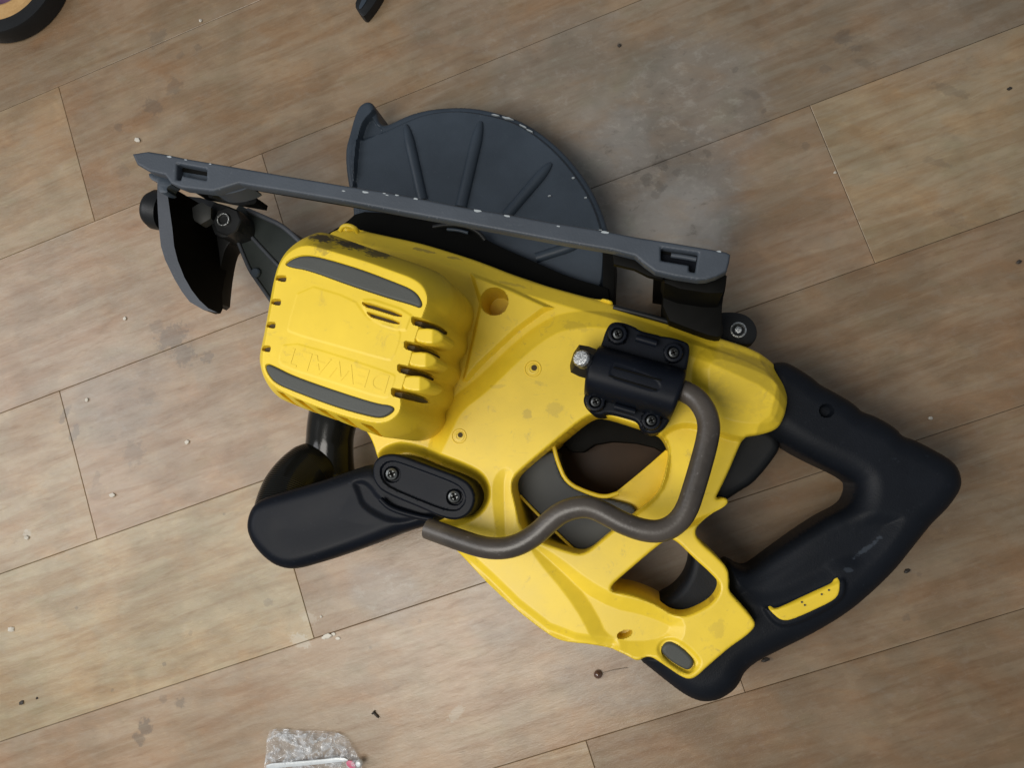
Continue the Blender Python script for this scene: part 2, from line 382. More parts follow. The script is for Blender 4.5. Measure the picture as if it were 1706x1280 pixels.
for k, (cuts, cols) in rows.items():
    v1 = V0 - k * PW; v0 = v1 - PW
    cs = sorted(cuts); L = .92
    left = cs[0] if cs else .1
    us = [left - L, *cs] if cs else [left - L, left]
    us.append(us[-1] + L)
    us = [us[0] - L] + us + [us[-1] + L]
    cc = [random.choice((TAN, PINK, BRN))] + list(cols)[:len(us) - 3]
    while len(cc) < len(us) - 1: cc.append(random.choice((TAN, PINK, BEIGE)))
    for u0, u1, cl in zip(us[:-1], us[1:], cc): plank(u0, u1, v0, v1, cl)

# ------------------------------------------------------------------ the saw
saw = empty('circular_saw')
tag(saw, 'yellow and black cordless circular saw without battery, lying on its side on the wood floor', 'circular saw')

# --- main housing -------------------------------------------------
ZB = .090
body_px = [(545, 384), (572, 374), (610, 383), (700, 402), (790, 430), (880, 465), (960, 488), (1000, 498), (1003, 495), (1021, 500), (1019, 507), (1100, 530), (1190, 558), (1250, 577), (1288, 598),
 (1310, 620), (1315, 640), (1310, 670), (1298, 710), (1280, 722), (1250, 727), (1237, 729), (1225, 756), (1213, 785), (1199, 814), (1189, 833), (1206, 828), (1214, 835), (1204, 845), (1184, 855), (1160, 873),
 (1156, 888), (1166, 902), (1187, 920), (1210, 943), (1212, 965), (1211, 981), (1228, 999), (1248, 1022), (1255, 1034), (1251, 1043), (1238, 1055), (1212, 1073), (1197, 1086), (1176, 1104), (1158, 1121),
 (1146, 1125), (1133, 1120), (1111, 1105), (1092, 1092), (1083, 1088), (1073, 1089), (1066, 1094), (1059, 1094), (1045, 1086), (1021, 1076), (984, 1069), (951, 1066), (927, 1059), (904, 1044), (857, 1007),
 (810, 962), (766, 915), (720, 872), (660, 820), (636, 775), (622, 728), (600, 705), (570, 660), (560, 560), (560, 470), (548, 420)]
O1_px = [(981, 693), (930, 735), (880, 777), (860, 796), (857, 812), (862, 832), (867, 852), (872, 874), (882, 889), (908, 901), (945, 914), (968, 920), (983, 915), (1000, 901), (1014, 889), (1040, 868),
 (1053, 858), (1090, 830), (1102, 812), (1113, 770), (1114, 748), (1106, 732), (1096, 722), (1060, 710), (1004, 692)]
O2_px = [(1108, 896), (1123, 896), (1152, 925), (1190, 959), (1199, 976), (1186, 999), (1160, 1014), (1140, 1021), (1119, 1019), (1104, 1009), (1085, 998), (1050, 985), (1010, 980), (1050, 945)]
body = W(body_px, ZB); O1 = W(O1_px, ZB); O2 = W(O2_px, ZB)
lump = W([(735, 700), (756, 664), (800, 632), (860, 572), (915, 532), (960, 521), (1020, 520), (1100, 545), (1200, 585), (1320, 640), (1400, 800), (1400, 1200), (700, 1200), (650, 900)], ZB)
lump2 = W([(1155, 560), (1290, 600), (1330, 640), (1310, 730), (1240, 735), (1190, 722), (1150, 700)], .1)
hole1 = W([(826 + 23.5 * math.cos(a), 505 + 23.5 * math.sin(a)) for a in np.linspace(0, 2 * PI, 26)[:-1]], .095, 1)
hole2 = W([(1041 + 14 * math.cos(a) * .94 + 7 * math.sin(a) * .34, 1055 - 14 * math.cos(a) * .34 + 7 * math.sin(a) * .94) for a in np.linspace(0, 2 * PI, 20)[:-1]], .095, 1)
recess = W([(618, 770), (628, 748), (646, 738), (668, 734), (710, 745), (789, 775), (812, 792), (821, 820), (814, 846), (794, 866), (745, 888), (690, 884), (618, 800)], .103)
pill = W([(1099, 1084), (1104, 1070), (1119, 1066), (1135, 1074), (1156, 1094), (1159, 1108), (1148, 1119), (1135, 1115), (1112, 1100)], .094)
pillrim = W([(1090, 1080), (1098, 1062), (1120, 1056), (1142, 1066), (1168, 1092), (1168, 1106), (1150, 1122), (1130, 1117), (1104, 1100)], .094)
crease = W([(822, 800), (845, 775), (862, 790), (862, 860), (858, 900), (835, 905), (828, 870)], .094)
facet = W([(876, 905), (908, 905), (1010, 985), (1085, 1000), (1150, 1030), (1120, 1090), (1000, 1090), (965, 1010)], .094)
ledge = [tuple(p[:2]) for p in Pn([(765, 912), (820, 962), (865, 1006), (915, 1045), (960, 1062), (1020, 1072)], ZB)]
strutridge = W([(1092, 722), (1140, 700), (1190, 716), (1235, 730), (1285, 722), (1300, 770), (1220, 850), (1150, 880), (1100, 900), (1030, 870), (1100, 820), (1112, 750)], .1)
topedge = [tuple(p[:2]) for p in Pn([(545, 380), (610, 383), (700, 402), (790, 430), (880, 465), (960, 488), (1019, 505), (1100, 530), (1190, 558), (1250, 577), (1290, 598), (1330, 650)], ZB)]
rearedge = [tuple(p[:2]) for p in Pn([(1290, 598), (1315, 640), (1298, 710), (1280, 722)], ZB)]
plateau = Pn([(781, 452), (850, 478), (925, 512), (905, 520), (862, 552), (800, 610), (778, 636), (768, 634), (784, 565), (797, 505)], .1)[:, :2]
def zbody(X, Y, D=None):
    if D is None: D = np.full(X.shape, .1)
    z = np.full(X.shape, .0965)
    dl = sdf(lump, X, Y)[0]; z = z + .0085 * np.clip(dl / .0135, 0, 1)
    z = z + .0048 * np.clip(sdf(plateau, X, Y)[0] / .0030, 0, 1)
    d2 = sdf(lump2, X, Y)[0]; z = z + .006 * np.clip(d2 / .011, 0, 1)
    dt = linedist(topedge, X, Y); z = z - .0105 * (1 - np.clip(dt / .0125, 0, 1)) + .4 * rnd(dt, .003)
    z = z - .0035 * (1 - sst(linedist(ledge, X, Y) / .0065))
    z = z - .006 * (1 - np.clip(linedist(rearedge, X, Y) / .010, 0, 1))
    z = z - .003 * np.clip(sdf(crease, X, Y)[0] / .010, 0, 1)
    z = z - .0045 * np.clip(sdf(facet, X, Y)[0] / .010, 0, 1)
    z = z - .0075 * sst(sdf(strutridge, X, Y)[0] / .0042)
    z = z - .030 * sst(sdf(hole1, X, Y)[0] / .0018)
    z = z - .012 * sst(sdf(hole2, X, Y)[0] / .0014)
    z = z - .016 * sst(sdf(recess, X, Y)[0] / .0080)
    pr = sdf(pillrim, X, Y)[0]; z = z - .0022 * sst(pr / .003)
    z = z - .0035 * sst(sdf(pill, X, Y)[0] / .0008)
    # the long lower leg falls towards the grip
    q = (X - P(900, 1000, .09).x) / (P(1150, 1050, .09).x - P(900, 1000, .09).x)
    z = z + rnd(D, .0020)
    return np.maximum(z, .045)
main = relief('main_housing', body, zbody, .030, M['yellow'], saw, holes=[O1, O2], feats=[hole1, hole2, plateau, recess, pill, pillrim], cell=.00075)
def zat(x, y, z0=.1):
    p = P(x, y, z0); return float(zbody(np.array([p.x]), np.array([p.y]))[0])
zp = zat(1128, 1092) + .0006
relief('rubber_pad', W([(1100, 1084), (1106, 1071), (1119, 1068), (1134, 1076), (1154, 1095), (1156, 1107), (1148, 1117), (1136, 1113), (1114, 1099)], zp), lambda X, Y, D: zp + .0035 + rnd(D, .0022), .08, M['rubber_grey'], main, cell=.0006)
for x, y, r in ((888, 615, 14), (765, 727, 12.5)):
    z = zat(x, y) ; q = P(x, y, z); R = S(r, z)
    lathe('screw_boss', [(R * 1.05, -.002), (R * 1.02, .0004), (R * .95, .0006), (R * .9, -.0008), (R * .84, -.0010), (R * .70, .0004), (R * .42, .0005), (R * .34, -.0002)], q, (0, 0, 1), M['yellow'], main)
    lathe('boss_hole', [(R * .36, .0003), (R * .1, .0002), (0, .0002)], P(x + 2, y - 2, z + .0003), (0, 0, 1), M['grime_and_shade'], main, seg=14)  # flat dark disc paints the shade in the hole
# little lug near the top of the motor
tube('lug', [P(567, 384, .098), P(571, 377, .101), P(580, 375, .102), (P(592, 380, .101)), P(596, 387, .097)], S(4, .1), M['yellow'], main, 10)
tube('panel_edge', [P(1022, 512, .088), P(1100, 532, .09), P(1189, 560, .088)], S(5, .09), M['black'], main, 8)

# inner panels seen through the window
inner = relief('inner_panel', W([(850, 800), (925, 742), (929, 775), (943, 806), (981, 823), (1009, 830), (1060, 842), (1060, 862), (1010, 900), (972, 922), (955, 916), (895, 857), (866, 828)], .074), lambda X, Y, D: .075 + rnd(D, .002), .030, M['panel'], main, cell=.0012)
tube('panel_edge', [P(922, 742, .077), P(929, 770, .077), P(944, 805, .077), P(981, 822, .077), P(1008, 829, .077), P(1030, 822, .077)], S(3.6, .077), M['yellow'], main, 8)
tube('panel_edge', [P(866, 826, .077), P(895, 857, .077), P(957, 917, .077)], S(2.4, .077), M['yellow'], main, 8)
prism('inner_wall', [(1014, 829), (1024, 822), (1075, 780), (1120, 740), (1130, 800), (1080, 850), (1058, 868), (1028, 852)], .070, .03, M['yellow'], main, n=1)
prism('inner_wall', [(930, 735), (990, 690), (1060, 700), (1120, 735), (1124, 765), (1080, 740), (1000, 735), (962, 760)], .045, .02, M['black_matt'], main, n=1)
prism('floor_shade_plate', [(918, 740), (985, 685), (1110, 712), (1128, 760), (1095, 800), (1045, 825), (1010, 840), (940, 825)], .024, .006, M['painted_shade'], main, n=1)  # added dark plate, stands for the shaded floor inside the opening
# trigger and rubber throat
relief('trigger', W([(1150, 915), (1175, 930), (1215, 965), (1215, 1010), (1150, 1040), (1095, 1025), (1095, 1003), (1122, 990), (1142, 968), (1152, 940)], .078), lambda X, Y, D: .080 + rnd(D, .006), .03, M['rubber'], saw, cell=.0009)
relief('throat', W([(1225, 700), (1290, 715), (1303, 742), (1290, 765), (1256, 806), (1236, 817), (1205, 838), (1180, 838), (1200, 760)], .070), lambda X, Y, D: .072 + rnd(D, .006), .03, M['black'], saw, cell=.001)

# --- rear handle -------------------------------------------------
hpx = [(1300, 602), (1318, 607), (1354, 630), (1365, 641), (1389, 653), (1424, 674), (1434, 686), (1457, 693), (1490, 712), (1502, 727), (1521, 732), (1550, 747), (1580, 764), (1594, 779), (1600, 800),
 (1598, 815), (1588, 832), (1574, 850), (1550, 873), (1538, 888), (1515, 917), (1489, 950), (1451, 987), (1412, 1020), (1360, 1052), (1302, 1081), (1277, 1093), (1253, 1107), (1239, 1121), (1232, 1138),
 (1220, 1152), (1197, 1166), (1176, 1169), (1158, 1166), (1135, 1154), (1109, 1134), (1083, 1113), (1064, 1098), (1070, 1085), (1100, 1060), (1150, 1045), (1190, 1045), (1225, 1020), (1206, 988), (1204, 960),
 (1206, 938), (1214, 935), (1222, 939), (1234, 946), (1245, 949), (1258, 943), (1287, 921), (1331, 889), (1374, 861), (1404, 847), (1418, 834), (1424, 815), (1421, 800), (1345, 765), (1304, 741), (1270, 715), (1262, 660), (1275, 610)]
hand = W(hpx, .074)
badge_px = [(1279, 1013), (1285, 1011), (1289, 1015), (1300, 1013), (1345, 992), (1378, 977), (1388, 972), (1391, 966), (1399, 963), (1399, 983), (1395, 995), (1381, 1005), (1345, 1022), (1316, 1034), (1302, 1034), (1291, 1026)]
badge = W(badge_px, .0905, 1)
swell = W([(1215, 1000), (1225, 960), (1330, 900), (1420, 850), (1500, 850), (1515, 870), (1450, 950), (1402, 952), (1385, 972), (1290, 1016), (1240, 1010)], .088)
shelf = W([(1262, 1005), (1290, 1012), (1390, 966), (1405, 958), (1412, 975), (1405, 1003), (1345, 1036), (1305, 1048), (1282, 1038)], .088)
upperarm = W([(1300, 612), (1330, 625), (1560, 755), (1590, 800), (1560, 860), (1500, 850), (1420, 798), (1300, 735), (1270, 700)], .088)
ah = W([(1376 + 13 * math.cos(a), 685 + 12 * math.sin(a)) for a in np.linspace(0, 2 * PI, 18)[:-1]], .088, 1)
def zhand(X, Y, D):
    z = .0905 + rnd(D, .0165)
    z = z - .0035 * sst(sdf(swell, X, Y)[0] / .012)
    z = z + .0025 * sst(sdf(shelf, X, Y)[0] / .003)
    z = z - .006 * sst(sdf(ah, X, Y)[0] / .0014)
    return z
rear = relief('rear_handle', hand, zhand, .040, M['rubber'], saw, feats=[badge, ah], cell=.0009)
bi = W(badge_px, .0935, 1)
relief('badge_insert', bi, lambda X, Y, D: zhand(X, Y, D * 0 + .1) + .0009 + rnd(D, .0006), .080, M['yellow'], rear, cell=.0007)
for x, y in ((1336, 1004), (1341, 1009), (1369, 991), (1381, 984)):
    q = P(x, y, .0946); lathe('badge_mark', [(.0007, -.0006), (.0006, .0002), (0, .0002)], q, (0, 0, 1), M['panel'], rear, seg=8)

# --- motor cover -------------------------------------------------
m1_px = [(524, 389), (540, 386), (584, 402), (654, 426), (713, 446), (738, 458), (752, 474), (757, 496), (752, 520), (742, 533), (746, 552), (742, 568), (731, 580), (728, 590), (733, 605), (726, 622), (716, 631), (720, 648), (712, 668),
 (703, 676), (705, 700), (690, 718), (668, 728), (644, 731), (617, 722), (584, 709), (549, 696), (514, 684), (481, 671), (462, 661), (447, 642), (438, 619), (434, 601), (438, 580), (443, 559), (449, 525), (455, 491), (461, 465), (468, 443), (480, 420), (500, 401)]
t_px = [(470, 440), (482, 424), (500, 414), (518, 412), (560, 424), (608, 438), (655, 455), (688, 467), (706, 482), (712, 503), (700, 530), (688, 570), (676, 620), (664, 655), (668, 680), (655, 697), (636, 704), (612, 701), (560, 688), (490, 661),
 (456, 642), (440, 617), (440, 595), (447, 558), (454, 520), (460, 485), (464, 460)]
m1 = W(m1_px, .163); tp = W(t_px, .195)
slots = []
for x, y in ((713, 543), (701, 583), (690, 621), (680, 660)):
    slots.append(W([(x - 21, y - 12), (x - 10, y - 10), (x + 14, y - 5), (x + 20, y + 4), (x + 14, y + 9), (x - 4, y + 7), (x - 21, y + 2)], .185, 1))
lnotch = [W([(x - 14, y - 4), (x - 1, y - 5), (x + 7, y - 4), (x + 6, y + 7), (x - 3, y + 6), (x - 14, y + 2)], .19, 1) for x, y in ((476, 466), (467, 505), (458, 543), (450, 582))]
bnotch = [W([(x - 10, y - 9), (x + 9, y - 3), (x + 11, y + 5), (x + 8, y + 16), (x + 1, y + 12)], .178, 0) for x, y in ((478, 661), (511, 674), (546, 689), (580, 702), (619, 714))]
logo = [W([(598, 499), (671, 522), (670, 531), (620, 515), (608, 512)], .195, 1), W([(609, 519), (618, 520), (667, 535), (666, 543), (624, 531), (616, 528)], .195, 1)]
pan1 = W([(500, 470), (590, 497), (606, 520), (620, 534), (665, 547), (670, 560), (655, 602), (640, 600), (570, 580), (480, 555), (478, 545)], .195, 1)
pan2 = W([(474, 566), (560, 590), (655, 622), (661, 628), (650, 660), (640, 666), (560, 640), (470, 612), (462, 600)], .195, 1)
rim = W([(600, 490), (690, 520), (682, 540), (676, 556), (625, 540), (606, 522)], .195, 1)
bump1_px = [(472, 441), (489, 428), (514, 423), (561, 435), (608, 450), (654, 468), (684, 480), (698, 491), (706, 508), (700, 515), (690, 510), (654, 500), (584, 477), (514, 451), (487, 447)]
bump2_px = [(441, 609), (447, 605), (457, 609), (490, 626), (561, 651), (630, 673), (652, 675), (660, 682), (652, 691), (638, 698), (619, 696), (561, 680), (490, 653), (460, 640), (446, 624)]
b1 = W(bump1_px, .1945); b2 = W(bump2_px, .1945)
def zcov(X, Y, D, carve=True):
    dT = -sdf(tp, X, Y)[0]; dM = sdf(m1, X, Y)[0]
    f = np.where(dT <= 0, 1, np.maximum(dM, 0) / (np.maximum(dM, 0) + np.maximum(dT, 0) + 1e-9))
    f = np.clip(f, 0, 1); z = .163 + .032 * (.75 * np.minimum(f * 1.08, 1) ** .82 + .25 * np.sin(f * PI / 2))
    if not carve: return z
    for s in slots: z = z - .013 * sst(sdf(s, X, Y)[0] / .0011)
    for s in lnotch: z = z - .007 * sst(sdf(s, X, Y)[0] / .0009)
    for s in bnotch: z = z - .013 * sst(sdf(s, X, Y)[0] / .0011)
    z = z + .0003 * sst(sdf(pan1, X, Y)[0] / .0010) + .00025 * sst(sdf(pan2, X, Y)[0] / .0009) + .0005 * sst(sdf(rim, X, Y)[0] / .0014)
    for s in logo: z = z - .005 * sst(sdf(s, X, Y)[0] / .0010)
    for s in (b1, b2): z = z - .0020 * sst(sdf(s, X, Y)[0] / .0008)
    return z
cover = relief('motor_cover', m1, zcov, .078, M['yellow_cover'], saw, feats=slots + lnotch + bnotch + logo + [b1, b2, pan1, pan2], cell=.00055)
for b in (bump1_px, bump2_px):
    c0 = np.mean(b, 0); bb = [(c0[0] + (x - c0[0]) * .992, c0[1] + (y - c0[1]) * .97) for x, y in b]
    relief('bumper', W(bb, .1945), lambda X, Y, D: zcov(X, Y, D, False) + .0004 + rnd(D, .0016), .185, M['rubber_grey'], cover, cell=.0006)
for nm_, lst_, dz_ in (('vent_slot', slots, .0042), ('vent_notch', lnotch, .0035), ('logo_slot', logo, .0024)):
    for sl_ in lst_:
        c0 = sl_.mean(0); sl2 = c0 + (sl_ - c0) * ((.86, .62) if nm_ == 'vent_slot' else (.85, .85)) + np.array([0, -.0009])
        relief(nm_, sl2, lambda X, Y, D: zcov(X, Y, D, False) - dz_, .17, M['grime_and_shade'], cover, cell=.0007, noskirt=True)  # dark insert paints the shade at the bottom of each recess
# raised vent teeth on the right shoulder
for x, y in ((722, 563), (711, 602), (701, 641)):
    p = W([(x - 25, y - 12), (x + 2, y - 13), (x + 14, y - 9), (x + 22, y + 1), (x + 13, y + 11), (x - 2, y + 14), (x - 27, y + 9)], .186, 1)
    cx_ = P(x + 1, y, .190).x
    relief('vent_tooth', p, lambda X, Y, D: .1945 - .62 * np.maximum(X - cx_, 0) + rnd(D, .0012), .160, M['yellow_cover'], cover, cell=.0006)
# embossed word, upside down to the camera as the saw lies
fc = bpy.data.curves.new('t', 'FONT'); fc.body = 'DEWALT'; fc.size = 1; fc.extrude = .012; fc.align_x = 'CENTER'; fc.align_y = 'CENTER'; fc.offset = .004; fc.space_character = 1.05
fo = bpy.data.objects.new('t', fc); COL.objects.link(fo)
dg = bpy.context.evaluated_depsgraph_get(); me = bpy.data.meshes.new_from_object(fo.evaluated_get(dg)); bpy.data.objects.remove(fo)
xs = [v.co.x for v in me.vertices]; wd = max(xs) - min(xs)
a, b = P(470, 589, .1954), P(652, 641, .1954); L = (b - a).length * .94; s = L / wd
ang = math.atan2(b.y - a.y, b.x - a.x) + PI
sy = S(34, .195) / .74
for v in me.vertices:
    x, y, z = v.co; X = x * s; Y = y * sy; v.co = Vector((X * math.cos(ang) - Y * math.sin(ang), X * math.sin(ang) + Y * math.cos(ang), z * .008)) + (a + b) / 2
link('embossed_lettering', me, M['yellow_cover'], cover, smooth=False)

# --- shoe -------------------------------------------------
ZS = .178
rim_px = [(220, 256), (246, 252), (272, 256), (310, 264), (380, 276), (484, 294), (574, 309), (640, 319), (692, 329), (783, 347), (853, 358), (918, 370), (1000, 383), (1060, 395), (1124, 405), (1183, 415), (1210, 420), (1217, 424), (1215, 437), (1211, 452),
 (1194, 461), (1178, 466), (1164, 467), (1124, 461), (1091, 453), (1073, 440), (1058, 427), (1019, 417), (941, 404), (818, 381), (750, 368), (677, 355), (560, 333), (471, 318), (414, 309), (398, 306), (355, 319), (303, 313), (285, 306), (275, 292), (249, 286), (228, 274)]
sl_l = [(295, 273), (344, 282), (344, 300), (303, 292), (301, 300), (294, 299)]
sl_r = [(1101, 413), (1163, 422), (1160, 442), (1158, 454), (1148, 452), (1148, 442), (1101, 434)]
plateA, plateB = P(246, 262, ZS), P(1205, 424, ZS)
pu = (plateB - plateA); PL = pu.length; pu.normalize(); pn = Vector((-pu.y, pu.x, 0))
if pn.y < 0: pn = -pn
def plate_box(bm, s0, s1, z0, z1, y0, y1):
    vs = []
    for z in (z0, z1):
        for s_, y in ((s0, y0), (s1, y0), (s1, y1), (s0, y1)):
            q = plateA + pu * (s_ * PL) + pn * y; vs.append(bm.verts.new((q.x, q.y, z)))
    for f in ((0, 1, 2, 3), (4, 5, 6, 7), (0, 1, 5, 4), (1, 2, 6, 5), (2, 3, 7, 6), (3, 0, 4, 7)): bm.faces.new([vs[i] for i in f])
bm = bmesh.new()
plate_box(bm, .0, .13, .095, .171, -.004, .0)
plate_box(bm, .895, 1., .004, .171, -.004, .0)
plate_box(bm, .17, .885, .150, .171, -.0035, .0)
shoe = link('base_plate', from_bm(bm), M['black_matt'], saw, smooth=False)
relief('edge_rim', Pn(rim_px, ZS)[:, :2], lambda X, Y, D: ZS + .0004 + rnd(D, .0014), .168, M['shoe'], shoe, holes=[Pn(sl_l, ZS)[:, :2], Pn(sl_r, ZS)[:, :2]], cell=.0006, ang=75)
prism('slot_lining', [(288, 268), (350, 278), (350, 304), (288, 302)], .1700, .166, M['guard'], shoe, n=0, bev=0)
prism('slot_lining', [(1096, 408), (1168, 418), (1165, 459), (1096, 440)], .1700, .166, M['navy'], shoe, n=0, bev=0)
tube('edge_guide_rod', [P(1118, 425, .172), P(1140, 428, .172), P(1160, 432, .172)], S(4.5, .172), M['shoe'], shoe, 10)
prism('rim_gusset', [(352, 319), (372, 312), (398, 304), (420, 309), (405, 317), (383, 323), (362, 324)], .169, .150, M['shoe'], shoe, bev=0)
prism('plate_clip', [(247, 286), (276, 291), (288, 306), (277, 312), (280, 322), (263, 320), (264, 304), (249, 298)], .162, .150, M['guard'], shoe, bev=.0004)
for x, y, r in ((282, 261, 3.2), (309, 266, 2), (350, 273, 2), (572, 318, 2.2), (608, 320, 4), (645, 325, 2), (661, 325, 2.4), (692, 331, 3), (795, 351, 5), (845, 360, 4), (1008, 387, 5), (1198, 419, 3), (640, 322, 2), (930, 377, 2.4)):
    q = P(x, y, ZS + .0006); R = S(r, ZS)
    v = [q + pu * (R * 1.7 * math.cos(a)) * random.uniform(.6, 1.1) + pn * (R * .55 * math.sin(a)) * random.uniform(.6, 1.1) for a in np.linspace(0, 2 * PI, 9)[:-1]]
    v2 = [Vector((p.x, p.y, p.z - .0012)) for p in v]
    link('paint_chip', pyd([*v, *v2], [tuple(range(8))] + [(i, i + 8, (i + 1) % 8 + 8, (i + 1) % 8) for i in range(8)]), M['chip'], shoe, smooth=False)
# support blocks behind the ends of the plate
prism('rear_bracket', [(1106, 452), (1150, 462), (1212, 452), (1209, 480), (1204, 500), (1202, 530), (1206, 560), (1190, 562), (1150, 548), (1104, 530)], .110, .01, M['black_matt'], shoe)
prism('rear_bracket', [(1100, 452), (1124, 460), (1164, 468), (1194, 462), (1211, 453), (1209, 478), (1203, 492), (1110, 478)], .158, .11, M['black_matt'], shoe)
prism('rear_bracket', [(1004, 412), (1024, 416), (1026, 440), (1024, 470), (1023, 530), (1004, 500)], .055, .02, M['black_matt'], shoe, n=0)
prism('rear_bracket', [(1020, 414), (1058, 424), (1073, 437), (1092, 450), (1108, 457), (1104, 466), (1080, 460), (1056, 448), (1022, 440)], .166, .160, M['black_matt'], shoe, n=0)

# --- guards -------------------------------------------------
ZG = .046
gpx = [(585, 330), (577, 285), (576, 250), (582, 229), (588, 206), (594, 187), (601, 175), (613, 169), (623, 173), (626, 187), (630, 201), (640, 205), (657, 197), (683, 185), (712, 178), (740, 175), (770, 174), (800, 177), (838, 186), (871, 199),
 (906, 221), (941, 252), (970, 287), (991, 322), (1005, 355), (1014, 385), (1018, 425), (1014, 465), (1003, 505), (980, 550), (940, 600), (860, 650), (760, 670), (670, 640), (610, 580), (590, 480), (585, 400)]
guard_o = W(gpx, ZG)
lip_in = W([(600, 340), (592, 285), (590, 250), (598, 235), (612, 228), (640, 222), (670, 207), (712, 190), (770, 185), (836, 198), (868, 211), (900, 233), (932, 262), (960, 297), (981, 331), (995, 365), (1003, 400), (1004, 430), (1000, 480), (960, 560), (800, 650), (620, 560)], ZG)
tri = W([(597, 238), (606, 205), (618, 190), (626, 205), (640, 215), (622, 228)], ZG)
def zguard(X, Y, D):
    d = sdf(lip_in, X, Y)[0]
    z = ZG - .0028 * (1 - sst((d + .0020) / .0020)) + rnd(D, .0040)
    z = z + .006 * (1 - sst(sdf(W([(560, 340), (565, 240), (590, 160), (640, 150), (622, 188), (604, 205), (596, 240), (590, 330)], ZG), X, Y)[0] / -.0012)) * 1.0
    z = z - .002 * sst(sdf(tri, X, Y)[0] / .001)
    return z
lg = relief('lower_guard', guard_o, zguard, .008, M['guard'], saw, feats=[lip_in], cell=.0007)
for a, b, wd_ in (((676, 208), (704, 334), 10), ((801, 203), (768, 345), 11), ((918, 272), (843, 360), 10), ((965, 407), (893, 430), 9)):
    A, B = P(*a, ZG), P(*b, ZG); n_ = 9
    pts = [A.lerp(B, t_) for t_ in np.linspace(0, 1, n_)]
    R = S(wd_, ZG); rr = [R * (.35 if i in (0,) else .8 if i == 1 else 1) for i in range(n_)]
    tb = tube('guard_rib', [p - Vector((0, 0, R * .05)) for p in pts], rr, M['guard'], lg, 14, n=1)
for x, y, r, an in ((845, 196, 11, -18), (825, 191, 7, -12), (872, 210, 8, -28), (882, 217, 7, -30), (955, 296, 3, 0), (976, 329, 3, 0), (682, 268, 3, 60), (915, 326, 3, 0), (1000, 383, 3, 0)):
    q = P(x, y, ZG + .0018); R = S(r, ZG); c_, s_ = math.cos(math.radians(an)), math.sin(math.radians(an))
    v = []
    for a in np.linspace(0, 2 * PI, 11)[:-1]:
        ux, uy = R * math.cos(a) * random.uniform(.6, 1.1), max(.16 * R, .0006) * math.sin(a) * random.uniform(.5, 1.2)
        v.append(q + Vector((ux * c_ - uy * s_, ux * s_ + uy * c_, 0)))
    v2 = [p - Vector((0, 0, .0025)) for p in v]
    link('paint_chip', pyd([*v, *v2], [tuple(range(10))] + [(i, i + 10, (i + 1) % 10 + 10, (i + 1) % 10) for i in range(10)]), M['chip'], lg, smooth=False)
ug = prism('upper_guard', [(596, 352), (640, 354), (700, 362), (740, 366), (790, 384), (815, 402), (850, 418), (900, 440), (950, 462), (1000, 476), (1018, 484), (1010, 560), (900, 640), (700, 640), (560, 560), (510, 500), (500, 430), (540, 392), (574, 372)], .058, .006, M['black_matt'], saw)
tube('blade_flange', [P(722, 378, .064), P(745, 374, .066), P(775, 376, .066), P(797, 386, .066), P(808, 400, .064)], S(4, .066), M['black'], ug, 10)
tube('blade_flange', [P(745, 382, .064), P(762, 383, .064), P(780, 388, .064)], S(3, .066), M['guard'], ug, 10)
# ribbed front bracket of the upper guard
br = prism('guard_bracket', [(398, 340), (412, 348), (440, 358), (466, 371), (497, 400), (530, 440), (530, 520), (456, 506), (424, 462), (415, 452), (392, 396), (385, 360)], .085, .04, M['bracketgrey'], saw, n=0)
for pl, r in ((((412, 350), (440, 362), (466, 374), (482, 386), (505, 408)), 4.5), (((412, 387), (440, 418), (475, 455)), 3.5), (((394, 396), (405, 425), (416, 450), (424, 462), (456, 508)), 3.4)):
    tube('bracket_rib', [P(x, y, .086) for x, y in pl], S(r, .086), M['quad'], br, 8, n=1)
lathe('bracket_rivet', [(S(9, .09), -.006), (S(9, .09), .001), (S(7, .09), .002), (0, .002)], P(426, 455, .087), (0, 0, 1), M['guard'], br, seg=16)
# bevel quadrant: a curved upright plate standing at the front end
def quadrant():
    o_ = np.array([(262, 306), (262, 330), (263, 352), (265, 382), (268, 410), (275, 433), (290, 464), (303, 486), (316, 503), (338, 516), (361, 521)], float)
    i_ = np.array([(277, 306), (280, 330), (283, 352), (287, 380), (290, 410), (296, 434), (307, 462), (319, 483), (332, 500), (347, 514), (362, 521)], float)
    d_ = [.075, .078, .08, .08, .078, .068, .055, .045, .034, .018, .004]
    zt = .150; A = Pn(o_, zt); B = Pn(i_, zt); n_ = len(A); V = []; Fc = []
    for i in range(n_):
        V += [A[i], B[i], B[i] - (0, 0, d_[i]), A[i] - (0, 0, d_[i])]
    for i in range(n_ - 1):
        for j in range(4): Fc.append((4 * i + j, 4 * i + (j + 1) % 4, 4 * i + 4 + (j + 1) % 4, 4 * i + 4 + j))
    Fc += [(0, 1, 2, 3), tuple(4 * n_ - 4 + k for k in (3, 2, 1, 0))]
    me = pyd(V, Fc); bm = bmesh.new(); bm.from_mesh(me)
    bmesh.ops.recalc_face_normals(bm, faces=bm.faces); me2 = from_bm(bm); me2.materials.append(M['quad']); me2.materials.append(M['black_matt'])
    for p in me2.polygons: p.material_index = 0 if p.normal.z > .5 else 1
    return link('bevel_quadrant', me2, None, saw, ang=30)
qd = quadrant()
prism('quadrant_web', [(284, 320), (300, 325), (345, 330), (392, 352), (398, 380), (392, 396), (377, 410), (370, 432), (364, 470), (360, 515), (340, 490), (310, 440), (294, 400)], .082, .06, M['black'], qd)
ax = (P(262, 352, .135) - P(300, 359, .135)).normalized()
lathe('bevel_knob', [(0, 0), (.0145, 0), (.0150, .0035), (.0150, .0085), (.0135, .0092), (.0135, .011), (.0120, .0135), (.006, .0150), (0, .0150)], P(275, 352, .128), ax, M['black'], saw, seg=26)
